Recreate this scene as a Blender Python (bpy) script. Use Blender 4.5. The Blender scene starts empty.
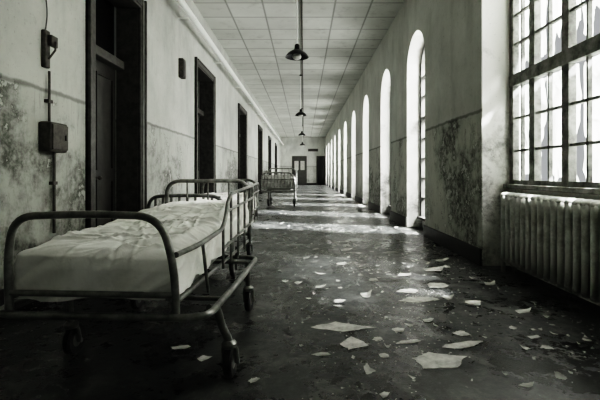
import bpy, bmesh, math, random
from mathutils import Vector, Matrix, noise
random.seed(7)
C = bpy.context.scene.collection
XL, XR, CE, H = -2.36, 2.13, 4.77, 1.1
YB, YE = -3.0, 40.0

# ---------------- materials ----------------
def newmat(name):
    m = bpy.data.materials.new(name); m.use_nodes = True
    nt = m.node_tree; b = nt.nodes['Principled BSDF']
    return m, nt, b
def N(nt, t, **k):
    n = nt.nodes.new(t)
    for a, v in k.items():
        if a in n.inputs: n.inputs[a].default_value = v
        else: setattr(n, a, v)
    return n
def L(nt, a, b): nt.links.new(a, b)
def ramp(nt, src, stops):
    r = nt.nodes.new('ShaderNodeValToRGB')
    e = r.color_ramp.elements
    while len(e) < len(stops): e.new(0.5)
    for i, (p, c) in enumerate(stops):
        e[i].position = p
        e[i].color = (c, c, c, 1) if not isinstance(c, tuple) else (*c, 1)
    L(nt, src, r.inputs[0]); return r.outputs[0]
def mth(nt, op, a, b=None, c=None):
    n = nt.nodes.new('ShaderNodeMath'); n.operation = op
    for i, v in enumerate((a, b, c)):
        if v is None: continue
        if isinstance(v, (int, float)): n.inputs[i].default_value = v
        else: L(nt, v, n.inputs[i])
    return n.outputs[0]
def mix(nt, f, a, b, mode='MIX'):
    n = nt.nodes.new('ShaderNodeMix'); n.data_type = 'RGBA'; n.blend_type = mode
    for i, v in ((0, f), (6, a), (7, b)):
        if isinstance(v, (int, float)): n.inputs[i].default_value = v
        elif isinstance(v, tuple): n.inputs[i].default_value = (*v, 1)
        else: L(nt, v, n.inputs[i])
    return n.outputs[2]
def pos(nt, scale=(1, 1, 1), coord='P', loc=(0, 0, 0)):
    if coord == 'P': s = nt.nodes.new('ShaderNodeNewGeometry').outputs['Position']
    else: s = nt.nodes.new('ShaderNodeTexCoord').outputs['Object']
    mp = nt.nodes.new('ShaderNodeMapping'); mp.inputs['Scale'].default_value = scale; mp.inputs['Location'].default_value = loc
    L(nt, s, mp.inputs[0]); return mp.outputs[0]
def nz(nt, vec, scale, detail=6, rough=.6, dist=0):
    n = N(nt, 'ShaderNodeTexNoise'); n.inputs['Scale'].default_value = scale
    n.inputs['Detail'].default_value = detail; n.inputs['Roughness'].default_value = rough
    n.inputs['Distortion'].default_value = dist
    L(nt, vec, n.inputs['Vector']); return n.outputs['Fac']
def bump(nt, b, h, s=.3, d=.01):
    n = nt.nodes.new('ShaderNodeBump'); n.inputs['Strength'].default_value = s
    n.inputs['Distance'].default_value = d
    L(nt, h, n.inputs['Height']); L(nt, n.outputs[0], b.inputs['Normal'])

def wallmat(name, up, lo, dado=True, off=(0, 0, 0), mk=.2, reveal=False, foc=None):
    m, nt, b = newmat(name)
    P = pos(nt, loc=off)
    sp = nt.nodes.new('ShaderNodeSeparateXYZ'); L(nt, pos(nt), sp.inputs[0]); z = sp.outputs[2]
    n1 = nz(nt, P, .9, 8, .65); n2 = nz(nt, P, 5, 8, .7); n3 = nz(nt, pos(nt, (2, 2, .6)), 1.6, 8, .65)
    n4 = nz(nt, P, 1.1, 12, .72, .25); n5 = nz(nt, P, 28, 4, .7); n6 = nz(nt, pos(nt, (5, 5, .6), loc=off), 2.5, 6, .7)
    n7 = nz(nt, P, 13, 6, .75); n8 = nz(nt, P, .5, 3, .5)
    u = mix(nt, ramp(nt, n1, [(.35, 0), (.7, 1)]), up, tuple(c * .70 for c in up))
    u = mix(nt, ramp(nt, n3, [(.50, 0), (.75, .45)]), u, tuple(c * .42 for c in up))
    u = mix(nt, ramp(nt, n7, [(.60, 0), (.66, .25)]), u, tuple(c * .45 for c in up))
    l = mix(nt, ramp(nt, n1, [(.35, 0), (.65, 1)]), lo, tuple(c * .78 for c in lo))
    l = mix(nt, ramp(nt, n3, [(.50, 0), (.70, .4)]), l, tuple(c * .40 for c in lo))
    l = mix(nt, ramp(nt, n6, [(.57, 0), (.67, .45)]), l, tuple(c * .25 for c in lo))
    dens = mth(nt, 'MULTIPLY_ADD', z, -.05, mk)
    if foc:
        # heavier decay on the near stretch of wall (distance along the corridor)
        dd = mth(nt, 'ABSOLUTE', mth(nt, 'SUBTRACT', sp.outputs[1], foc))
        dens = mth(nt, 'ADD', dens, ramp(nt, mth(nt, 'DIVIDE', dd, 4), [(.1, .06), (.75, 0)]))
    mo = mth(nt, 'ADD', mth(nt, 'ADD', n4, mth(nt, 'MULTIPLY', mth(nt, 'SUBTRACT', n8, .5), .5)), dens)
    mouldm = ramp(nt, mo, [(.60, 0), (.73, .92)])
    mouldm = mth(nt, 'MULTIPLY', mouldm, ramp(nt, mth(nt, 'ADD', mth(nt, 'MULTIPLY', n2, .5), mth(nt, 'MULTIPLY', n7, .5)), [(.42, .2), (.54, .95)]))
    peelf = mth(nt, 'ADD', mth(nt, 'MULTIPLY', n2, .6), mth(nt, 'MULTIPLY', n4, .4))
    peel = ramp(nt, peelf, [(.568, 0), (.574, .85)])
    rim = ramp(nt, peelf, [(.555, 0), (.566, .7), (.570, .7), (.576, 0)])
    l = mix(nt, mouldm, l, (.045, .047, .04))
    l = mix(nt, mth(nt, 'MULTIPLY', peel, .7), l, tuple(min(1, c * 1.15) for c in up))
    l = mix(nt, rim, l, (.07, .07, .06))
    edge = mth(nt, 'ADD', z, mth(nt, 'MULTIPLY', mth(nt, 'SUBTRACT', n2, .5), .06))
    if dado:
        f = ramp(nt, mth(nt, 'DIVIDE', edge, 5), [(.373, 1), (.377, 0)])
        line = ramp(nt, mth(nt, 'DIVIDE', edge, 5), [(.368, 0), (.371, .6), (.375, .6), (.378, 0)])
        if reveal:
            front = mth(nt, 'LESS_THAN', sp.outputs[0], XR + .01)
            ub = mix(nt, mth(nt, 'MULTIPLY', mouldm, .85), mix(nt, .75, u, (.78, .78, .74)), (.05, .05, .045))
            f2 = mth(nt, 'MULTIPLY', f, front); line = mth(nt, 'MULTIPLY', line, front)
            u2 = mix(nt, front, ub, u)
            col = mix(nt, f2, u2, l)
        else: col = mix(nt, f, u, l)
        col = mix(nt, line, col, (.08, .08, .07))
    else: col = mix(nt, mth(nt, 'MULTIPLY', mouldm, .6), u, (.05, .05, .045))
    col = mix(nt, ramp(nt, n5, [(.61, 0), (.70, .35)]), col, (.06, .06, .05))
    L(nt, col, b.inputs['Base Color']); b.inputs['Roughness'].default_value = .75
    bump(nt, b, mth(nt, 'ADD', n2, mth(nt, 'MULTIPLY', n5, .3)), .35, .012)
    return m
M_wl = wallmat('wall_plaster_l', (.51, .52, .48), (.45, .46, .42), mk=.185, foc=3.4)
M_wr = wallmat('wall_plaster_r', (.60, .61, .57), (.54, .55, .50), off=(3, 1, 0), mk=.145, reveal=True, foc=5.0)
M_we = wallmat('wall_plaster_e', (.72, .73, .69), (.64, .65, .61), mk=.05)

TL = .78
def ceilmat():
    m, nt, b = newmat('ceiling_tiles')
    P = pos(nt)
    s = nt.nodes.new('ShaderNodeSeparateXYZ'); L(nt, P, s.inputs[0])
    def g(c, off):
        f = mth(nt, 'FRACT', mth(nt, 'DIVIDE', mth(nt, 'ADD', c, 50 * TL + off), TL))
        d = mth(nt, 'ABSOLUTE', mth(nt, 'SUBTRACT', f, .5))
        return ramp(nt, d, [(.464, 0), (.486, 1)])
    ln = mth(nt, 'MAXIMUM', g(s.outputs[0], .11), g(s.outputs[1], 0))
    n1 = nz(nt, P, .8, 6, .6); n2 = nz(nt, P, 3, 8, .7)
    v = nt.nodes.new('ShaderNodeTexWhiteNoise'); v.noise_dimensions = '2D'
    sn = nt.nodes.new('ShaderNodeVectorMath'); sn.operation = 'FLOOR'
    mp = nt.nodes.new('ShaderNodeMapping'); mp.inputs['Scale'].default_value = (1/TL, 1/TL, 0); mp.inputs['Location'].default_value = (.11/TL, 0, 0)
    L(nt, P, mp.inputs[0]); L(nt, mp.outputs[0], sn.inputs[0]); L(nt, sn.outputs[0], v.inputs['Vector'])
    col = mix(nt, ramp(nt, n1, [(.35, 0), (.7, 1)]), (.60, .61, .57), (.47, .48, .44))
    col = mix(nt, mth(nt, 'MULTIPLY', v.outputs['Value'], .3), col, (.30, .30, .28))
    col = mix(nt, ramp(nt, n2, [(.54, 0), (.68, .35)]), col, (.22, .22, .2))
    col = mix(nt, mth(nt, 'MULTIPLY', ln, .62), col, (.11, .11, .10))
    L(nt, col, b.inputs['Base Color']); b.inputs['Roughness'].default_value = .8
    return m
M_ce = ceilmat()

def floormat():
    m, nt, b = newmat('floor_linoleum')
    P = pos(nt)
    n1 = nz(nt, P, .7, 8, .65, .4); n2 = nz(nt, P, 4, 10, .70, .4); n3 = nz(nt, P, 34, 4, .7); n4 = nz(nt, P, 1.6, 11, .72, .6)
    n7 = nz(nt, P, 13, 8, .72, .2)
    col = mix(nt, ramp(nt, n1, [(.38, 0), (.66, 1)]), (.007, .008, .0085), (.024, .026, .025))
    col = mix(nt, ramp(nt, n4, [(.48, 0), (.62, .65)]), col, (.065, .068, .064))
    col = mix(nt, mth(nt, 'MULTIPLY', ramp(nt, n2, [(.50, 0), (.61, .65)]), ramp(nt, n7, [(.40, .15), (.58, 1)])), col, (.145, .145, .135))
    gm = mth(nt, 'MULTIPLY', ramp(nt, n3, [(.62, 0), (.68, .65)]), ramp(nt, n2, [(.46, .05), (.58, 1)]))
    col = mix(nt, gm, col, (.26, .26, .24))
    L(nt, col, b.inputs['Base Color'])
    L(nt, ramp(nt, mth(nt, 'ADD', mth(nt, 'MULTIPLY', n4, .6), mth(nt, 'MULTIPLY', n7, .4)), [(.42, .18), (.58, .46)]), b.inputs['Roughness'])
    b.inputs['Specular IOR Level'].default_value = .7
    bump(nt, b, mth(nt, 'ADD', mth(nt, 'MULTIPLY', n2, .7), mth(nt, 'MULTIPLY', n7, .4)), .42, .013)
    return m
M_fl = floormat()

def simple(name, col, rough=.5, metal=0., var=.35, scale=12, bs=.1, coord='O'):
    m, nt, b = newmat(name)
    n = nz(nt, pos(nt, coord=coord), scale, 6, .65)
    c = mix(nt, ramp(nt, n, [(.38, 0), (.66, 1)]), col, tuple(x * (1 - var) for x in col))
    L(nt, c, b.inputs['Base Color']); b.inputs['Roughness'].default_value = rough
    b.inputs['Metallic'].default_value = metal
    bump(nt, b, n, bs, .004)
    return m
M_tube = simple('worn_enamel_tube', (.27, .275, .255), .3, .4, .55, 14)
M_base = simple('baseboard_paint', (.03, .03, .028), .5)
M_frame = simple('door_frame_paint', (.085, .083, .076), .4, 0, .6)
M_door = simple('door_wood', (.05, .048, .044), .4, 0, .5, 5)
M_edoor = simple('end_door_paint', (.07, .07, .065), .5)
M_void = simple('dark_transom_glass', (.006, .006, .006), .25)
M_win = simple('window_frame_paint', (.26, .265, .245), .6, 0, .75, 9, .4)
M_awin = simple('arch_window_frame_paint', (.08, .08, .072), .6, 0, .6, 9, .3)
def radmat():
    m, nt, b = newmat('radiator_paint')
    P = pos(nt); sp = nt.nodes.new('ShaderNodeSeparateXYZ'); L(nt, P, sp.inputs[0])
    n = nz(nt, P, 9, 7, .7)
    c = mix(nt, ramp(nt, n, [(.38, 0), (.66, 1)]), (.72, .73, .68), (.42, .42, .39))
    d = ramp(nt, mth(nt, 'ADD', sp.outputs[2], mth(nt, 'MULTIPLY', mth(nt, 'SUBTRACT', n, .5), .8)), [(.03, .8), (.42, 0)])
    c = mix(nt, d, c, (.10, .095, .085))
    L(nt, c, b.inputs['Base Color']); b.inputs['Roughness'].default_value = .42
    bump(nt, b, n, .15, .004)
    return m
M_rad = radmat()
M_box = simple('switch_metal', (.09, .085, .075), .5, .3, .6, 20)
M_dark = simple('rubber', (.03, .03, .03), .5)
M_pipe = simple('pipe_paint', (.92, .93, .89), .35, 0, .08)
M_shade = simple('lamp_enamel', (.03, .03, .03), .35, .3)
M_bulb = simple('milk_glass', (.6, .6, .56), .3)
M_paper = simple('paper', (.56, .56, .52), .8, 0, .5, 11)
M_flake = simple('paint_flake_mat', (.54, .54, .50), .8, 0, .5, 11)
M_shard = simple('dark_shard', (.03, .03, .028), .4)
M_mat = simple('mattress_ticking', (.40, .40, .37), .85)
def clothmat(name, col, stain):
    m, nt, b = newmat(name)
    P = pos(nt, coord='O')
    n = nz(nt, P, 2.6, 8, .65, .5)
    c = mix(nt, ramp(nt, n, [(.42, 0), (.72, 1)]), col, stain)
    c = mix(nt, ramp(nt, nz(nt, P, 9, 6, .7), [(.6, 0), (.68, .25)]), c, tuple(x * .5 for x in stain))
    L(nt, c, b.inputs['Base Color']); b.inputs['Roughness'].default_value = .9
    bump(nt, b, nz(nt, P, 14, 5, .55, .8), .25, .012)
    return m
M_sheet = clothmat('linen_sheet', (.86, .86, .82), (.62, .62, .57))
M_blanket = clothmat('grey_blanket', (.30, .30, .28), (.17, .17, .155))
def curtmat():
    m, nt, b = newmat('torn_curtain_cloth')
    n = nz(nt, pos(nt, (1, 1.6, 1.0)), 2.0, 6, .55, .6)
    n2 = nz(nt, pos(nt), 10, 5, .7)
    c = mix(nt, ramp(nt, n, [(.36, 0), (.64, 1)]), (.56, .57, .53), (.17, .175, .16))
    c = mix(nt, ramp(nt, n2, [(.55, 0), (.7, .3)]), c, (.15, .15, .135))
    tr = nt.nodes.new('ShaderNodeBsdfTranslucent'); L(nt, c, tr.inputs[0])
    df = nt.nodes.new('ShaderNodeBsdfDiffuse'); L(nt, c, df.inputs[0])
    mx = nt.nodes.new('ShaderNodeMixShader'); mx.inputs[0].default_value = .3
    L(nt, tr.outputs[0], mx.inputs[1]); L(nt, df.outputs[0], mx.inputs[2])
    L(nt, mx.outputs[0], nt.nodes['Material Output'].inputs[0])
    return m
M_cur = curtmat()

# ---------------- mesh builder ----------------
class MB:
    def __init__(s): s.bm = bmesh.new()
    def box(s, a, b, bev=0):
        vs = [s.bm.verts.new((x, y, z)) for x in (a[0], b[0]) for y in (a[1], b[1]) for z in (a[2], b[2])]
        fs = [(0, 1, 3, 2), (4, 6, 7, 5), (0, 4, 5, 1), (2, 3, 7, 6), (0, 2, 6, 4), (1, 5, 7, 3)]
        F = [s.bm.faces.new([vs[i] for i in f]) for f in fs]
        if bev > 0:
            es = list({e for f in F for e in f.edges})
            bmesh.ops.bevel(s.bm, geom=es, offset=bev, segments=2, affect='EDGES', profile=.5)
        return s
    def prism(s, poly, x0, x1):
        a = [s.bm.verts.new((x0, p[0], p[1])) for p in poly]
        b = [s.bm.verts.new((x1, p[0], p[1])) for p in poly]
        n = len(poly)
        s.bm.faces.new(a); s.bm.faces.new(b[::-1])
        for i in range(n): s.bm.faces.new([a[i], b[i], b[(i + 1) % n], a[(i + 1) % n]])
        return s
    def tube(s, pts, r, fil=0, seg=12, closed=False):
        pts = [Vector(p) for p in pts]
        if fil > 0: pts = fillet(pts, fil)
        n = len(pts); rings = []; up = None
        for i in range(n):
            t = (pts[min(i + 1, n - 1)] - pts[max(i - 1, 0)])
            t.normalize()
            if up is None:
                up = Vector((0, 0, 1)) if abs(t.z) < .9 else Vector((1, 0, 0))
            u = up - t * up.dot(t); u.normalize(); up = u; v = t.cross(u)
            rr = r if isinstance(r, (int, float)) else r[i]
            rings.append([s.bm.verts.new(pts[i] + (u * math.cos(2 * math.pi * k / seg) + v * math.sin(2 * math.pi * k / seg)) * rr) for k in range(seg)])
        for i in range(n - 1):
            for k in range(seg):
                s.bm.faces.new([rings[i][k], rings[i][(k + 1) % seg], rings[i + 1][(k + 1) % seg], rings[i + 1][k]])
        s.bm.faces.new(rings[0][::-1]); s.bm.faces.new(rings[-1])
        return s
    def lathe(s, prof, c, axis='Z', seg=28):
        rings = []
        for (r, h) in prof:
            ring = []
            for k in range(seg):
                a = 2 * math.pi * k / seg; p, q = r * math.cos(a), r * math.sin(a)
                o = {'Z': (p, q, h), 'X': (h, p, q), 'Y': (p, h, q)}[axis]
                ring.append(s.bm.verts.new(Vector(c) + Vector(o)))
            rings.append(ring)
        for i in range(len(rings) - 1):
            for k in range(seg):
                s.bm.faces.new([rings[i][k], rings[i][(k + 1) % seg], rings[i + 1][(k + 1) % seg], rings[i + 1][k]])
        s.bm.faces.new(rings[0][::-1]); s.bm.faces.new(rings[-1])
        return s
    def done(s, name, mat, parent=None, smooth=False, **props):
        bmesh.ops.recalc_face_normals(s.bm, faces=s.bm.faces)
        me = bpy.data.meshes.new(name); s.bm.to_mesh(me); s.bm.free()
        if smooth:
            me.shade_smooth() if hasattr(me, 'shade_smooth') else None
            try: me.set_sharp_from_angle(angle=math.radians(40))
            except Exception: pass
        me.materials.append(mat)
        o = bpy.data.objects.new(name, me); C.objects.link(o)
        if parent: o.parent = parent
        for k, v in props.items(): o[k] = v
        return o
def fillet(pts, R, seg=7):
    out = [pts[0]]
    for i in range(1, len(pts) - 1):
        p, a, b = pts[i], pts[i - 1] - pts[i], pts[i + 1] - pts[i]
        r = min(R, a.length * .49, b.length * .49)
        A = p + a.normalized() * r; B = p + b.normalized() * r
        for k in range(seg + 1):
            t = k / seg
            out.append(A * (1 - t) ** 2 + p * 2 * t * (1 - t) + B * t * t)
    out.append(pts[-1]); return out
def empty(name, loc=(0, 0, 0), rot=0, scale=1, **props):
    o = bpy.data.objects.new(name, None); o.empty_display_size = .1
    o.location = loc; o.rotation_euler = (0, 0, rot); o.scale = (scale,) * 3
    C.objects.link(o)
    for k, v in props.items(): o[k] = v
    return o
S = dict(kind='structure')

# ---------------- shell ----------------
FLOOR = MB().box((XL - .8, YB - .3, -.2), (XR + .6, YE + .3, 0)).done('floor', M_fl, **S, label='dark worn linoleum corridor floor with dust and stains')
MB().box((XL - .8, YB - .3, CE), (XR + .6, YE + .3, CE + .2)).done('ceiling', M_ce, **S, label='pale square tiled corridor ceiling')
WX = 2.46
big = (2.62, 4.79)
rear_fill = (-2.5, -1.1)  # invented opening behind the camera, added as soft fill for the bed front
ops = [(7.05, 8.27)] + [(f - 1.3, f) for f in (11.1, 14.45, 17.85, 21.3, 24.75, 28.2, 31.65, 35.1, 38.5)]
def arcpts(a, b, zs, n=12):
    c, r = (a + b) / 2, (b - a) / 2
    return [(c - r * math.cos(math.pi * k / n), zs + r * math.sin(math.pi * k / n)) for k in range(n + 1)]
w = MB(); y = YB
SILL = .93; ASILL = .18
w.prism([(rear_fill[1], 0), (big[0], 0), (big[0], CE), (rear_fill[1], CE)], XR, WX + .14)
w.prism([(big[0], 4.3), (big[1], 4.3), (big[1], CE), (big[0], CE)], XR, WX + .14)
w.prism([(big[0], 0), (big[1], 0), (big[1], SILL), (big[0], SILL)], WX, WX + .14)
def archop(w, y, a, b):
    w.prism([(y, 0), (a, 0), (a, CE), (y, CE)], XR, WX + .14)
    zs = 3.82 - (b - a) / 2
    P = arcpts(a, b, zs)
    for i in range(len(P) - 1):
        w.prism([P[i], P[i + 1], (P[i + 1][0], CE), (P[i][0], CE)], XR, WX + .14)
    w.prism([(a, 0), (b, 0), (b, ASILL), (a, ASILL)], WX - .02, WX + .14)
archop(w, YB, *rear_fill)  # wall opening for the added fill window
y = big[1]
for (a, b) in ops:
    archop(w, y, a, b); y = b
w.prism([(y, 0), (YE, 0), (YE, CE), (y, CE)], XR, WX + .14)
w.done('wall_right', M_wr, **S, label='stained plaster wall with tall arched window recesses')
doors = [(4.45, 5.74), (8.75, 10.3), (14.4, 16.1), (20.6, 22.2), (26.5, 28.1), (32.5, 34.1)]
DT = 3.5
w = MB(); y = YB; TX = XL - .32
for (a, b) in doors:
    w.prism([(y, 0), (a, 0), (a, CE), (y, CE)], TX - .1, XL)
    w.prism([(a, DT), (b, DT), (b, CE), (a, CE)], TX - .1, XL); y = b
w.prism([(y, 0), (YE, 0), (YE, CE), (y, CE)], TX - .1, XL)
w.done('wall_left', M_wl, **S, label='peeling mould-stained plaster wall with tall doorways')
MB().box((XL - .5, YE, 0), (XR + .5, YE + .2, CE)).done('wall_end', M_we, **S, label='pale plaster wall closing the corridor')
MB().box((XL - .5, YB - .2, 0), (XR + .5, YB, CE)).done('wall_back', M_we, **S, label='plaster wall closing the near end of the corridor')
w = MB(); y = YB
for (a, b) in doors + [(YE, YE)]:
    w.box((XL, y, 0), (XL + .025, a - .14, .2)); y = b + .14
w.done('baseboard_left', M_base, **S)
w = MB(); y = rear_fill[1]
for (a, b) in [big] + ops + [(YE, YE)]:
    w.box((XR - .025, y, 0), (XR, a, .2)); y = b
w.done('baseboard_right', M_base, **S)
MB().box((XL, YE - .03, 0), (XR, YE, .2)).done('baseboard_end', M_base, **S)

# doors
for i, (a, b) in enumerate(doors):
    d = empty('door_%d' % (i + 1), (0, 0, 0), **S, label='dark tall recessed doorway with transom')
    f = MB()
    fw = .13
    for (p, q, t) in ((-fw, .03, .03), (-fw + .03, .0, .045), (-fw, -fw + .03, .06)):
        f.box((XL - .02, a + p, 0), (XL + t, a + q, DT - min(p, 0) if p < 0 else DT), .005)
        f.box((XL - .02, b - q, 0), (XL + t, b - p, DT - min(p, 0)), .005)
        f.box((XL - .02, a + .01, DT - q), (XL + t, b - .01, DT - p), .005)
    f.box((TX, a, 0), (XL - .02, a + .03, DT)); f.box((TX, b - .03, 0), (XL - .02, b, DT)); f.box((TX, a + .03, DT - .03), (XL - .02, b - .03, DT))
    f.box((TX - .02, a + .03, 2.58), (TX + .12, b - .03, 2.7), .012)
    f.done('door_frame', M_frame, d)
    MB().box((TX - .06, a + .03, 2.7), (TX - .03, b - .03, DT)).done('transom_pane', M_void, d)
    p = MB().box((TX - .05, a + .03, 0.005), (TX - .01, b - .03, 2.58))
    mid = (a + b) / 2
    for (u, v) in ((a + .13, mid - .06), (mid + .06, b - .13)):
        for (z0, z1) in ((.2, 1.0), (1.15, 2.4)):
            p.box((TX - .02, u, z0), (TX + .012, v, z0 + .03)); p.box((TX - .02, u, z1), (TX + .012, v, z1 + .03))
            p.box((TX - .02, u, z0), (TX + .012, u + .03, z1)); p.box((TX - .02, v - .03, z0), (TX + .012, v, z1))
    p.done('door_leaf', M_door, d)
    MB().lathe([(.008, 0), (.008, .05), (.028, .055), (.03, .075), (.015, .09)], (TX - .01, mid + .05, 1.05), 'X', 14).done('door_knob', M_box, d, True)
def enddoor(n, x0, x1, zt, glass):
    d = empty('door_%d' % n, (0, 0, 0), **S, label='dark panelled door in the far wall')
    f = MB(); y0, y1 = YE - .06, YE
    f.box((x0 - .1, y0, 0), (x0, y1, zt + .1)); f.box((x1, y0, 0), (x1 + .08, y1, zt + .1)); f.box((x0, y0, zt), (x1, y1, zt + .1))
    f.done('door_frame', M_frame, d)
    MB().box((x0, YE - .035, .01), (x1, YE, zt)).done('door_leaf', M_edoor if glass else M_void, d)
    if glass:
        m = (x0 + x1) / 2
        for u in (x0 + .15, m + .1):
            MB().box((u, YE - .045, 1.5), (u + .4, YE - .036, 2.4)).done('door_pane', M_bulb, d)
enddoor(7, -1.1, .2, 2.8, True)
enddoor(8, 1.35, 2.02, 2.8, False)
s = MB().box((.4, YE - .08, 3.35), (1.4, YE - .001, 3.62), .01).done('wall_sign', M_frame, label='small dark plate sign fixed high on the end wall', category='sign')

# ---------------- windows ----------------
def arch_window(n, a, b):
    zs = 3.82 - (b - a) / 2; m = (a + b) / 2; r = (b - a) / 2
    f = MB(); x0, x1 = WX - .06, WX + .05
    f.box((WX - .12, a, ASILL), (WX + .1, b, ASILL + .05))
    for yy in (a, b - .09): f.box((x0, yy, ASILL + .05), (x1, yy + .09, zs))
    f.box((x0, m - .035, ASILL + .05), (x1, m + .035, 3.8))
    f.box((x0, a + .06, 2.18), (x1, b - .06, 2.26))
    for z in (.6, 1.0, 1.4, 1.8, 2.66, 3.06): f.box((x0 + .015, a + .05, z), (x1 - .015, b - .05, z + .03))
    for yy in ((a + m) / 2, (m + b) / 2): f.box((x0 + .02, yy - .012, ASILL + .05), (x1 - .04, yy + .012, zs + r * .82))
    P = arcpts(a, b, zs); Q = arcpts(a + .08, b - .08, zs)
    for i in range(len(P) - 1): f.prism([P[i], P[i + 1], Q[i + 1], Q[i]], x0, x1)
    f.done('window_%d' % n, M_awin, **S, label='tall arched many-paned window in a deep recess')
for i, (a, b) in enumerate(ops): arch_window(i + 2, a, b)
arch_window(12, *rear_fill)  # unseen window, made up to bring fill light from behind the camera
f = MB(); x0, x1 = WX, WX + .08
f.box((WX - .08, big[0], SILL), (WX + .13, big[1], SILL + .05), .008)
cols = [4.79, 4.33, 3.775, 3.22, 2.62]
for c in (4.765, 4.33, 3.775, 3.22, 2.65): f.box((x0, c - .052, SILL + .05), (x1, c + .052, 4.3), .006)
f.box((x0 - .01, big[0], 2.13), (x1, 4.79, 2.27), .008)
f.box((x0, big[0], 3.62), (x1, 4.79, 3.72), .008)
for z in (1.37, 1.75, 2.62, 2.96, 3.3): f.box((x0 + .015, big[0], z - .014), (x1 - .025, 4.77, z + .014))
f.box((x0 + .005, big[0], SILL + .05), (x1 - .01, 4.77, SILL + .10))
for i in range(4):
    m = (cols[i] + cols[i + 1]) / 2
    f.box((x0 + .015, m - .012, SILL + .05), (x1 - .025, m + .012, 4.3))
f.done('window_1', M_win, **S, label='large steel casement window with many small panes')
def curtain(ya, yb, z0, z1, seed, full, side):
    bm = bmesh.new(); nu, nv = 70, 110; g = []
    for j in range(nv + 1):
        row = []
        for i in range(nu + 1):
            u, v = i / nu, j / nv
            pinch = 1 - full * math.exp(-((v - .30) / .20) ** 2)
            c = .5 + side * (1 - pinch) * .5
            yy = ya + (yb - ya) * (c + (u - .5) * pinch)
            zz = z0 + (z1 - z0) * v
            w0 = noise.noise(Vector((u * 1.4, v * 2, seed)))
            q1 = noise.noise(Vector((u * 2.0 + v * 1.2 + w0, v * 2.0 - u * 1.5, seed + 7)))
            q2 = noise.noise(Vector((u * 3.0 - v * 2 + w0 * 2, v * 2.5 + u * 2, seed + 17)))
            xx = WX + .15 + .022 * math.exp(-(q1 / .16) ** 2) + .014 * math.exp(-(q2 / .14) ** 2) + .03 * w0
            row.append(bm.verts.new((max(WX + .11, xx), yy, zz)))
        g.append(row)
    for j in range(nv):
        for i in range(nu):
            u, v = i / nu, j / nv
            # ragged tears along the lower edge only
            if v < .10 + .16 * (noise.noise(Vector((u * 5, seed, 2))) + .1): continue
            bm.faces.new([g[j][i], g[j][i + 1], g[j + 1][i + 1], g[j + 1][i]])
    for v in [v for v in bm.verts if not v.link_faces]: bm.verts.remove(v)
    mb = MB(); mb.bm.free(); mb.bm = bm
    mb.done('torn_curtain', M_cur, smooth=True, label='torn white cloth hanging behind the window panes', category='curtain', group='torn window cloths')
k = 0
for i in range(4):
    for (z0, z1) in ((SILL - .02, 2.15), (2.18, 4.29)):
        curtain(cols[i + 1] + .03, cols[i] - .03, z0, z1, k * 3.1 + 2, [.12, .0, .18, .0, .2, .0, .0, .0][k], (1, -1, .6, -.8, 1, .5, 1, 1)[k]); k += 1

# ---------------- radiators ----------------
def rad_section():
    m = MB(); H0, H1 = .14, .86
    for x in (-.062, 0, .062):
        m.tube([(x, 0, H0), (x, 0, H0 + .06), (x, 0, H1 - .06), (x, 0, H1)], [.031, .029, .029, .031], seg=12)
    for z in (H0, H1): m.tube([(-.098, 0, z), (-.085, 0, z), (-.06, 0, z), (.06, 0, z), (.085, 0, z), (.098, 0, z)], [.006, .024, .034, .034, .024, .006], seg=12)
    for z in (H0, H1): m.tube([(0, -.049, z), (0, .049, z)], .02, seg=10)
    bmesh.ops.recalc_face_normals(m.bm, faces=m.bm.faces)
    me = bpy.data.meshes.new('radiator_section'); m.bm.to_mesh(me); m.bm.free()
    me.shade_smooth(); me.materials.append(M_rad); return me
RS = rad_section()
def radiator(x, ya, yb, scale_z=1.0):
    e = empty('radiator', (x, ya, 0), label='pale cast iron column radiator standing below a window', category='radiator')
    sp = .101
    n = int((yb - ya) / sp)
    for i in range(n):
        o = bpy.data.objects.new('radiator_section', RS); C.objects.link(o); o.parent = e
        o.location = (0, .04 + i * sp, 0); o.scale = (1, 1, scale_z)
    for yy in (.04, .04 + (n - 1) * sp):
        for s2 in (-1, 1):
            MB().tube([(.06 * s2, yy, .14), (.065 * s2, yy, .0)], [.02, .027], seg=8).done('radiator_foot', M_rad, e, True)
    MB().tube([(0, n * sp - .03, .15), (0, n * sp + .06, .15), (0, n * sp + .06, 0)], .014, .03, 8).done('feed_pipe', M_rad, e, True)
radiator(2.31, 2.75, 4.6)

# ---------------- left wall fittings ----------------
e = empty('electric_switch_box', (XL, 3.68, 1.3), label='rusty metal fuse box with conduit on the stained wall', category='switch box')
MB().box((.0, -.13, 0), (.11, .13, .27), .015).done('box_body', M_box, e)
MB().box((.11, -.115, .02), (.125, .115, .25), .006).box((.125, .06, .11), (.14, .085, .16), .004).done('box_lid', M_box, e)
m = MB(); m.tube([(.03, -.02, .27), (.03, -.02, .74)], .011, seg=10); m.tube([(.03, .05, 0), (.03, .05, -.75)], .014, seg=10)
for z in (-.3, -.6, .45): m.box((0, -.05 if z > 0 else .02, z), (.045, .01 if z > 0 else .08, z + .03))
m.done('conduit', M_box, e, True)
e = empty('knife_switch', (XL, 3.62, 2.06), label='old lever switch mounted above the fuse box', category='switch')
MB().box((0, -.035, 0), (.045, .035, .34), .01).done('switch_base', M_box, e)
MB().box((.045, -.01, .20), (.085, .085, .30), .008).tube([(.05, 0, .08), (.11, 0, .16), (.10, .02, .24)], .009, seg=8).done('switch_lever', M_box, e)
MB().tube([(.02, 0, .34), (.02, .03, .5), (.02, -.02, .8), (.02, 0, 1.6)], .006, .1, 8).done('cable', M_dark, e, True)
e = empty('wall_speaker', (XL, 7.6, 2.92), label='small dark box fixed high between two doorways', category='wall box')
MB().box((0, -.09, 0), (.09, .09, .36), .01).done('box_body', M_box, e)
MB().box((.09, -.07, .03), (.1, .07, .33), .004).done('front_grille', M_frame, e)
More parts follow.
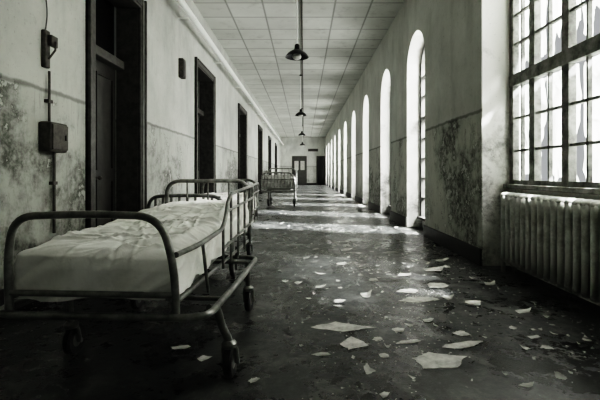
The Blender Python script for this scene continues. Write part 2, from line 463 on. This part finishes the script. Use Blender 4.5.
e = empty('ceiling_pipe', (XL, YB, 4.02), label='white heating pipe running along the wall under the ceiling', category='pipe')
MB().tube([(.28, 0.01, 0), (.28, 20, 0), (.28, YE - YB - .01, 0)], .058, seg=16).done('pipe_run', M_pipe, e, True)
for i in range(14):
    MB().box((0, -.02, -.01), (.28, .02, .01)).lathe([(.067, -.025), (.067, .025)], (.28, 0, 0), 'Y', 14).done('pipe_bracket', M_pipe, e).location = (0, 1.5 + i * 3, 0)

# ---------------- pendant lamps ----------------
MB().tube([(-.05, YB + .1, CE - .02), (-.05, YE - .1, CE - .02)], .02, seg=8).done('ceiling_conduit', M_box, None, True, label='straight electrical conduit along the ceiling centre', category='conduit')
for i, d in enumerate((7.4, 14.8, 22.4, 30)):
    z = 3.36
    e = empty('pendant_lamp', (-.13 if i == 0 else -.12, d, CE), label='dark enamel dome pendant lamp on a long rod', category='lamp', group='corridor pendant lamps')
    r = -(CE - z)
    MB().lathe([(.05, 0), (.05, -.03), (.02, -.05)], (0, 0, 0)).done('canopy', M_shade, e, True)
    MB().tube([(0, 0, -.03), (0, 0, r + .1)], .012, seg=8).done('rod', M_pipe, e, True)
    MB().lathe([(.03, .14), (.045, .12), (.05, .04), (.10, .02), (.17, -.03), (.215, -.09), (.218, -.1), (.205, -.095), (.16, -.04), (.09, .005), (.03, .01)], (0, 0, r)).done('lamp_shade', M_shade, e, True)
    MB().lathe([(.03, 0), (.07, -.05), (.085, -.09), (.07, -.125), (.03, -.145)], (0, 0, r)).done('lamp_globe', M_bulb, e, True)

# ---------------- beds ----------------
def topz(y):
    t = min(max((y - .3) / 1.6, 0), 1)
    return .72 + .11 * t
def mattress_mesh():
    bm = bmesh.new(); nx, ny = 20, 50; T = []; B = []
    for j in range(ny + 1):
        y = .05 + 1.88 * j / ny; rt = []; rb = []
        for i in range(nx + 1):
            x = -.375 + .75 * i / nx
            ex = max(0, abs(x) - .33) / .045; ey = max(0, .1 - y) / .05 + max(0, y - 1.88) / .05
            rnd = .03 * min(1, max(ex, ey)) ** 2
            rt.append(bm.verts.new((x, y, topz(y) - .035 - rnd))); rb.append(bm.verts.new((x, y, topz(y) - .18 + rnd * .6)))
        T.append(rt); B.append(rb)
    for j in range(ny):
        for i in range(nx):
            bm.faces.new([T[j][i], T[j][i + 1], T[j + 1][i + 1], T[j + 1][i]]); bm.faces.new([B[j][i], B[j + 1][i], B[j + 1][i + 1], B[j][i + 1]])
        bm.faces.new([T[j][0], T[j + 1][0], B[j + 1][0], B[j][0]]); bm.faces.new([T[j][nx], B[j][nx], B[j + 1][nx], T[j + 1][nx]])
    for i in range(nx):
        bm.faces.new([T[0][i], B[0][i], B[0][i + 1], T[0][i + 1]]); bm.faces.new([T[ny][i], T[ny][i + 1], B[ny][i + 1], B[ny][i]])
    return bm
rg = random.Random(5)
CRE = [(rg.uniform(-.36, .36), rg.uniform(.1, 1.85), rg.gauss(.6, .35) + (1.2 if rg.random() < .2 else 0), rg.uniform(.5, 1.4), rg.uniform(.009, .022), rg.uniform(.006, .019) * rg.choice((1, 1, -.7))) for _ in range(95)]
def creases(x, y):
    h = 0
    for (cx, cy, an, ln, wd, ht) in CRE:
        dx, dy = x - cx, y - cy
        al = dx * math.cos(an) + dy * math.sin(an); ac = -dx * math.sin(an) + dy * math.cos(an)
        ac += .03 * math.sin(al * 5 + cx * 20)
        if abs(al) < ln / 2 and abs(ac) < wd * 2.2:
            h += ht * math.exp(-(ac / wd) ** 2) * math.cos(math.pi * al / ln) ** 1
    return max(-.02, min(.034, h))
def sheet_mesh(seed):
    bm = bmesh.new(); nx, ny = 180, 360; g = []
    X, Y0, Y1 = .405, .03, 1.95
    for j in range(ny + 1):
        b = Y0 - .22 + (Y1 - Y0 + .24) * j / ny; row = []
        for i in range(nx + 1):
            a = -X - .22 + (2 * X + .44) * i / nx
            a2 = max(-X, min(X, a)); b2 = max(Y0, min(Y1, b))
            ex, ey = abs(a - a2), abs(b - b2)
            drop = max(ex, ey)
            edge = min(X - abs(a2), b2 - Y0) if drop == 0 else 0
            rd = .035 * max(0, 1 - edge / .09) ** 2
            w0 = noise.noise(Vector((a2 * 1.6, b2 * 1.3, seed + 40)))
            w3 = noise.noise(Vector((a2 * 9, b2 * 6 - a2 * 4, seed + 9)))
            h = creases(a2, b2) + .003 * w3 + .018 * w0
            s_ = b if ex > ey else a
            fold = noise.noise(Vector((s_ * 6 + drop * 4, drop * 2, seed + 20))) + .8 * max(0, 1 - 4 * abs(noise.noise(Vector((s_ * 4 + drop * 5, drop * 2, seed + 60)))))
            out = min(1, drop / .06)
            ox = (1 if a > 0 else -1) * max(-.012, min(.034, .004 + .036 * fold)) * out if ex > 0 else 0
            oy = -max(-.012, min(.034, .004 + .040 * fold)) * out if (ey > 0 and b < Y0) else 0
            if ex > 0 and ey > 0 and b < Y0: ox *= .6; oy *= .6
            z = topz(b2) - rd - drop + h * max(0, 1 - drop / .12) + .004
            hem = .5 + .5 * noise.noise(Vector((s_ * 3.2, 4.4, seed + 77)))
            z += drop * .3 * max(0, hem - .35)
            z -= .012 * max(0, 1 - b2 / .5)
            row.append(bm.verts.new((a2 + ox, b2 + oy, z)))
        g.append(row)
    for j in range(ny):
        for i in range(nx): bm.faces.new([g[j][i], g[j][i + 1], g[j + 1][i + 1], g[j + 1][i]])
    return bm
def bed(loc, rot, scale, label, seed, bars=False, smat=None, rails=(1,), xr=.60, slabel='rumpled creased white sheet'):
    e = empty('hospital_bed', loc, rot, scale, label=label, category='hospital bed', group='old hospital beds')
    R = .0195
    m = MB()
    m.tube([(-.42, 0, .41), (-.43, 0, .66), (-.40, 0, .885), (0, 0, .90), (.36, 0, .89), (.43, 0, .64), (.44, 0, .41)], R, .13)
    m.tube([(-.42, 0, .50), (.44, 0, .50)], .016)
    if bars:
        m.tube([(-.42, 0, .72), (.43, 0, .72)], .018)
        for x in (-.34, -.26, -.17, -.085, 0, .085, .17, .26, .34): m.tube([(x, 0, .5), (x, 0, .89)], .014, seg=8)
    m.done('footboard', M_tube, e, True)
    m = MB()
    m.tube([(-.42, 2.0, .45), (-.42, 2.0, 1.03), (.42, 2.0, 1.03), (.42, 2.0, .45)], R, .15)
    m.tube([(-.42, 2.0, .78), (.42, 2.0, .78)], .013); m.tube([(-.42, 2.0, .50), (.42, 2.0, .50)], .013)
    for x in (-.21, 0, .21): m.tube([(x, 2.0, .5), (x, 2.0, 1.03)], .009, seg=8)
    m.done('headboard', M_tube, e, True)
    for sx in rails:
        m = MB(); x = .462 * sx
        m.tube([(x * .95, .0, .70), (x, .3, .70), (x, .85, .72), (x, .98, .95), (x, 1.9, .985), (x * .98, 1.99, .93), (x * .93, 1.99, .6)], .0145, .14)
        for yy, zt in ((.82, .725), (1.05, .96), (1.30, .965), (1.55, .975), (1.80, .98)): m.tube([(x, yy, zt), (x, yy, .44)], .010, seg=8)
        m.tube([(x, .35, .70), (x + .02 * sx, .40, .40)], .010, seg=8)
        m.tube([(x, .82, .58), (x, 1.98, .64)], .010, seg=8)
        m.tube([(x, .92, .83), (x, 1.98, .87)], .011, seg=8)
        m.done('side_rail', M_tube, e, True)
    m = MB()
    for x in (-.4, .4): m.tube([(x, 0, .485), (x, .5, .49), (x, 2.0, .60)], .016, .1)
    for sx in (1, -1): m.tube([(.445 * sx, .01, .47), (.445 * sx, 1.98, .47)], .012)
    for yy, z in ((.3, .485), (.7, .505), (1.1, .535), (1.5, .565), (1.85, .59)): m.tube([(-.4, yy, z), (.4, yy, z)], .012, seg=8)
    m.done('mattress_support', M_tube, e, True)
    m = MB(); xl = -.50 if xr > .5 else -xr; cz = .40
    m.tube([(0, -.03, cz), (xr, -.03, cz), (xr + .01, .7, cz), (xr, 1.4, cz), (0, 1.4, cz)], .019, .13)
    m.tube([(0, -.03, cz), (xl, -.03, cz), (xl, .7, cz), (xl, 1.4, cz), (0, 1.4, cz)], .019, .13)
    for x in (-.43, .44):
        for yy in (0, 1.35): m.tube([(x, yy + .0, cz), (x, yy, .5)], .014)
    for yy in (.28, 1.2): m.tube([(xl, yy, cz), (xr, yy, cz)], .013)
    m.done('chassis', M_tube, e, True)
    for (x, yy) in ((xr, .16), (xr - .04 if xr > .5 else xr, 1.2), (xl + .14, .38), (xl + .14, 1.2)):
        c = empty('caster', (x, yy, 0)); c.parent = e
        near = xr > .5 and yy < .2
        fx = .06 if near else 0
        m = MB()
        if near: m.tube([(-.03, -.05, .40), (.0, .0, .385), (.025, .01, .28), (.055, .02, .22), (fx, .02, .165)], .022, .07)
        else: m.tube([(0, 0, .41), (0, .02, .165)], .02)
        m.lathe([(.03, .17), (.042, .178), (.042, .196), (.026, .212)], (fx, .02, 0), 'Z', 16)
        for s2 in (-1, 1): m.tube([(fx, .02, .19), (fx + .036 * s2, .03, .17), (fx + .036 * s2, .05, .085)], .012, .02, 8)
        m.tube([(fx - .048, .05, .085), (fx + .048, .05, .085)], .014, seg=10)
        m.done('caster_fork', M_tube, c, True)
        MB().lathe([(.055, -.020), (.080, -.023), (.090, -.013), (.090, .013), (.080, .023), (.055, .020)], (fx, .05, .090), 'X').done('tire', M_dark, c, True)
        MB().lathe([(.02, -.026), (.054, -.017), (.056, 0), (.054, .017), (.02, .026)], (fx, .05, .090), 'X').done('wheel_hub', M_tube, c, True)
    mb = MB(); mb.bm.free(); mb.bm = mattress_mesh(); mb.done('mattress', M_mat, e, True)
    mb = MB(); mb.bm.free(); mb.bm = sheet_mesh(seed)
    mb.done('bed_sheet', smat or M_sheet, e, True, label=slabel)
    return e
bed((-1.07, 2.0, 0), -.055, 1, 'worn tubular metal hospital bed with a rumpled white sheet', 1.3)
bed((-1.20, 4.12, 0), -.035, .98, 'tubular metal hospital bed standing end to end with another', 5.7, True, xr=.44)
bed((-.86, 13.2, 0), .0, 1.28, 'hospital bed with barred end frame and dark grey blanket', 9.1, True, M_blanket, (1, -1), .42, 'dark grey blanket')

# ---------------- debris ----------------
def scrap(name, x, y, w, l, mat, rnd, curl=0., rot=None, label='', group='', cat='debris', nside=None, jag=.12):
    n = nside or rnd.choice((3, 4, 4, 5, 6)); bm = bmesh.new(); rot = rnd.uniform(-.5, .5) if rot is None else rot
    segs = n * 6; radii = [rnd.uniform(.65, 1.2) for _ in range(n)]
    angs = sorted(2 * math.pi * (i + rnd.uniform(-.28, .28)) / n for i in range(n))
    ph = rnd.uniform(0, 6); sd = rnd.uniform(0, 100)
    def hh(px, py): return .0015 + curl * (max(0, px / w) ** 2 * 4 + .6 * max(0, -py / l) ** 2) * .5
    rings = []
    for f in (.33, .66, 1.0):
        ring = []
        for k in range(segs):
            t = k / segs * n; i0 = int(t) % n; fr = t - int(t); i1 = (i0 + 1) % n
            a0 = angs[i0] + ph; a1 = angs[i1] + ph
            p0 = (math.cos(a0) * radii[i0], math.sin(a0) * radii[i0]); p1 = (math.cos(a1) * radii[i1], math.sin(a1) * radii[i1])
            j = 1 + jag * noise.noise(Vector((k * .9, sd, 0))) * 1.6
            px = (p0[0] * (1 - fr) + p1[0] * fr) * w / 2 * f * j; py = (p0[1] * (1 - fr) + p1[1] * fr) * l / 2 * f * j
            ring.append(bm.verts.new((px, py, hh(px, py))))
        rings.append(ring)
    c = bm.verts.new((0, 0, .0015))
    for k in range(segs):
        bm.faces.new([c, rings[0][k], rings[0][(k + 1) % segs]])
        for q in range(2): bm.faces.new([rings[q][k], rings[q + 1][k], rings[q + 1][(k + 1) % segs], rings[q][(k + 1) % segs]])
    r = bmesh.ops.extrude_face_region(bm, geom=bm.faces[:])
    for v in r['geom']:
        if isinstance(v, bmesh.types.BMVert): v.co.z += .0022
    mb = MB(); mb.bm.free(); mb.bm = bm
    o = mb.done(name, mat, None, label=label, group=group, category=cat)
    o.location = (x, y, -.001); o.rotation_euler = (0, 0, rot)
    return o
rnd = random.Random(11)
big_l = [(.245, 2.88, .40, .18, .01, 4), (.31, 2.60, .21, .16, .02, 5), (.77, 2.36, .32, .25, .01, 5), (1.0, 2.56, .28, .10, .02, 6), (.67, 2.62, .17, .06, .02, 5),
 (.11, 2.44, .11, .07, .02, 5), (.56, 3.64, .12, .2, .09, 4), (.97, 3.76, .25, .15, .02, 5), (.985, 3.48, .40, .16, .01, 5), (.93, 3.01, .1, .08, .03, 5),
 (1.27, 3.55, .1, .13, .06, 5), (1.45, 3.42, .16, .13, .05, 6), (1.085, 2.76, .12, .085, .03, 5), (.67, 2.82, .09, .07, .02, 5), (.49, 2.42, .06, .06, .02, 5),
 (1.16, 2.085, .08, .05, .02, 5), (.40, 1.99, .05, .05, .01, 5), (-.78, 2.53, .13, .07, .02, 5), (-.59, 2.38, .09, .09, .02, 4), (-.06, 4.04, .09, .11, .02, 5),
 (.03, 5.24, .08, .1, .03, 5), (1.1, 4.36, .16, .17, .06, 5), (.31, 3.46, .1, .11, .03, 5), (1.3, 3.95, .2, .16, .02, 6), (.72, 4.15, .14, .12, .03, 5),
 (1.5, 4.6, .2, .2, .07, 5), (.45, 4.9, .12, .14, .03, 5), (1.2, 5.6, .22, .2, .03, 5), (1.75, 3.2, .14, .1, .06, 5), (1.75, 5.1, .18, .2, .08, 5),
 (1.85, 4.0, .13, .15, .08, 4), (.62, 5.8, .16, .2, .04, 5), (1.55, 2.7, .09, .08, .03, 4), (.15, 3.9, .1, .1, .03, 5)]
placed = []
for (x, y, w_, l_, cu, ns) in big_l:
    placed.append((x, y, max(w_, l_) * .62))
    scrap('paper_scrap', x, y, w_ * 1.12, l_ * 1.12, M_paper, rnd, cu, rnd.uniform(-.2, .2), 'torn pale paper scrap lying flat on the dark floor' if cu < .03 else 'curled pale paper scrap on the dark floor', 'paper scraps on the floor', 'paper', ns, .10)
for (x, y) in ((1.25, 2.92), (-.10, 2.80), (1.12, 3.15)):
    placed.append((x, y, .09))
    scrap('dark_shard', x, y, .11, .09, M_shard, rnd, .1, .6, 'dark curled shard of floor covering standing up', 'dark shards on the floor', 'shard', 3)
cnt = 0; tries = 0
while cnt < 270 and tries < 4000:
    tries += 1
    t = rnd.random()
    if cnt % 4: y = 2.1 + 4.6 * t; x = rnd.gauss(1.0, .60)
    else: y = 5 + 11 * t; x = rnd.uniform(-.9, 2.05)
    if x > 2.05 or x < -.35 and y < 7: x = rnd.uniform(.0, 2.0)
    if cnt % 5 == 0: x = rnd.uniform(1.7, 2.06)
    s_ = rnd.choice((.015, .02, .025, .03, .035, .04, .05, .06, .07)) * (1.4 if y > 5.5 else 1)
    a_, b_ = s_ * rnd.uniform(.6, 1.9), s_ * rnd.uniform(.7, 1.6)
    rr = max(a_, b_) * .65
    if x + rr > XR - .03 or any((x - px) ** 2 + (y - py) ** 2 < (rr + pr) ** 2 for (px, py, pr) in placed): continue
    placed.append((x, y, rr)); cnt += 1
    scrap('paint_flake', x, y, a_, b_, M_flake, rnd, rnd.choice((0, .005, .015, .03)), rnd.uniform(0, 3), 'small flake of peeled paint on the floor', 'paint flakes on the floor', 'paint flake', None, .25)
bm = bmesh.new()
for i in range(7000):
    m_ = i % 4
    if m_ == 0: x = XR - .03 - abs(rnd.gauss(0, .22)); y = rnd.uniform(1.8, 22)
    elif m_ == 1: x = XL + .05 + abs(rnd.gauss(0, .22)); y = rnd.uniform(2.5, 24)
    elif m_ == 2: x = rnd.gauss(.9, .6); y = 1.8 + 7 * rnd.random()
    else: x = rnd.uniform(-.8, 2.0); y = rnd.uniform(3, 24)
    x = max(XL + .03, min(XR - .03, x))
    if x < -.2 and m_ != 1 and y < 6.5: continue
    s_ = rnd.uniform(.003, .009) * (1 + y * .07); a = rnd.uniform(0, 6.28)
    if noise.noise(Vector((x * 1.3, y * .9, 3))) < rnd.uniform(-.2, .2): continue
    vs = [bm.verts.new((x + s_ * rnd.uniform(.6, 1.5) * math.cos(a + q * 2.09), y + s_ * rnd.uniform(.6, 1.5) * math.sin(a + q * 2.09), 0.0)) for q in range(3)]
    tp = bm.verts.new((x, y, s_ * rnd.uniform(.3, .7)))
    for q in range(3): bm.faces.new([vs[q], vs[(q + 1) % 3], tp])
    bm.faces.new(vs[::-1])
mb = MB(); mb.bm.free(); mb.bm = bm
mb.done('plaster_grit', M_flake, FLOOR, kind='stuff', label='fine plaster grit and crumbs scattered over the floor')

# ---------------- lights ----------------
def area(name, loc, sy, sz, p, tilt=90):
    l = bpy.data.lights.new(name, 'AREA'); l.shape = 'RECTANGLE'; l.size = sz; l.size_y = sy; l.energy = p; l.color = (1, 1, .97)
    o = bpy.data.objects.new(name, l); C.objects.link(o); o.location = loc
    o.rotation_euler = (0, math.radians(tilt), 0)
    return o
area('window_and_fill_light', (4.6, 3.7, 5.4), 4.0, 3.0, 2900, 48)
for i, (a, b) in enumerate(ops): area('window_and_fill_light', (2.9, (a + b) / 2, 2.3), 1.5, 3.2, 185 if i < 4 else 270)
area('window_and_fill_light', (2.9, sum(rear_fill) / 2, 2.3), 1.4, 3.0, 15)  # weak added fill lamp outside the made-up window behind the camera
sl = bpy.data.lights.new('sun', 'SUN'); sl.energy = 64; sl.angle = math.radians(7)
so = bpy.data.objects.new('sun', sl); C.objects.link(so)
so.rotation_euler = Vector((-.70, .22, -.68)).to_track_quat('-Z', 'Y').to_euler()
W = bpy.data.worlds.new('world'); bpy.context.scene.world = W; W.use_nodes = True
W.node_tree.nodes['Background'].inputs[0].default_value = (.95, .98, 1, 1); W.node_tree.nodes['Background'].inputs[1].default_value = .3

# ---------------- camera ----------------
cd = bpy.data.cameras.new('camera'); cam = bpy.data.objects.new('camera', cd); C.objects.link(cam)
cam.location = (0, 0, H); cam.rotation_euler = (math.radians(90), 0, 0)
cd.lens = 24; cd.sensor_width = 36; cd.shift_x = -4 / 600; cd.shift_y = -26 / 600; cd.clip_start = .05
bpy.context.scene.camera = cam
vs = bpy.context.scene.view_settings
vs.view_transform = 'Filmic'; vs.look = 'Very High Contrast'; vs.exposure = 0.25
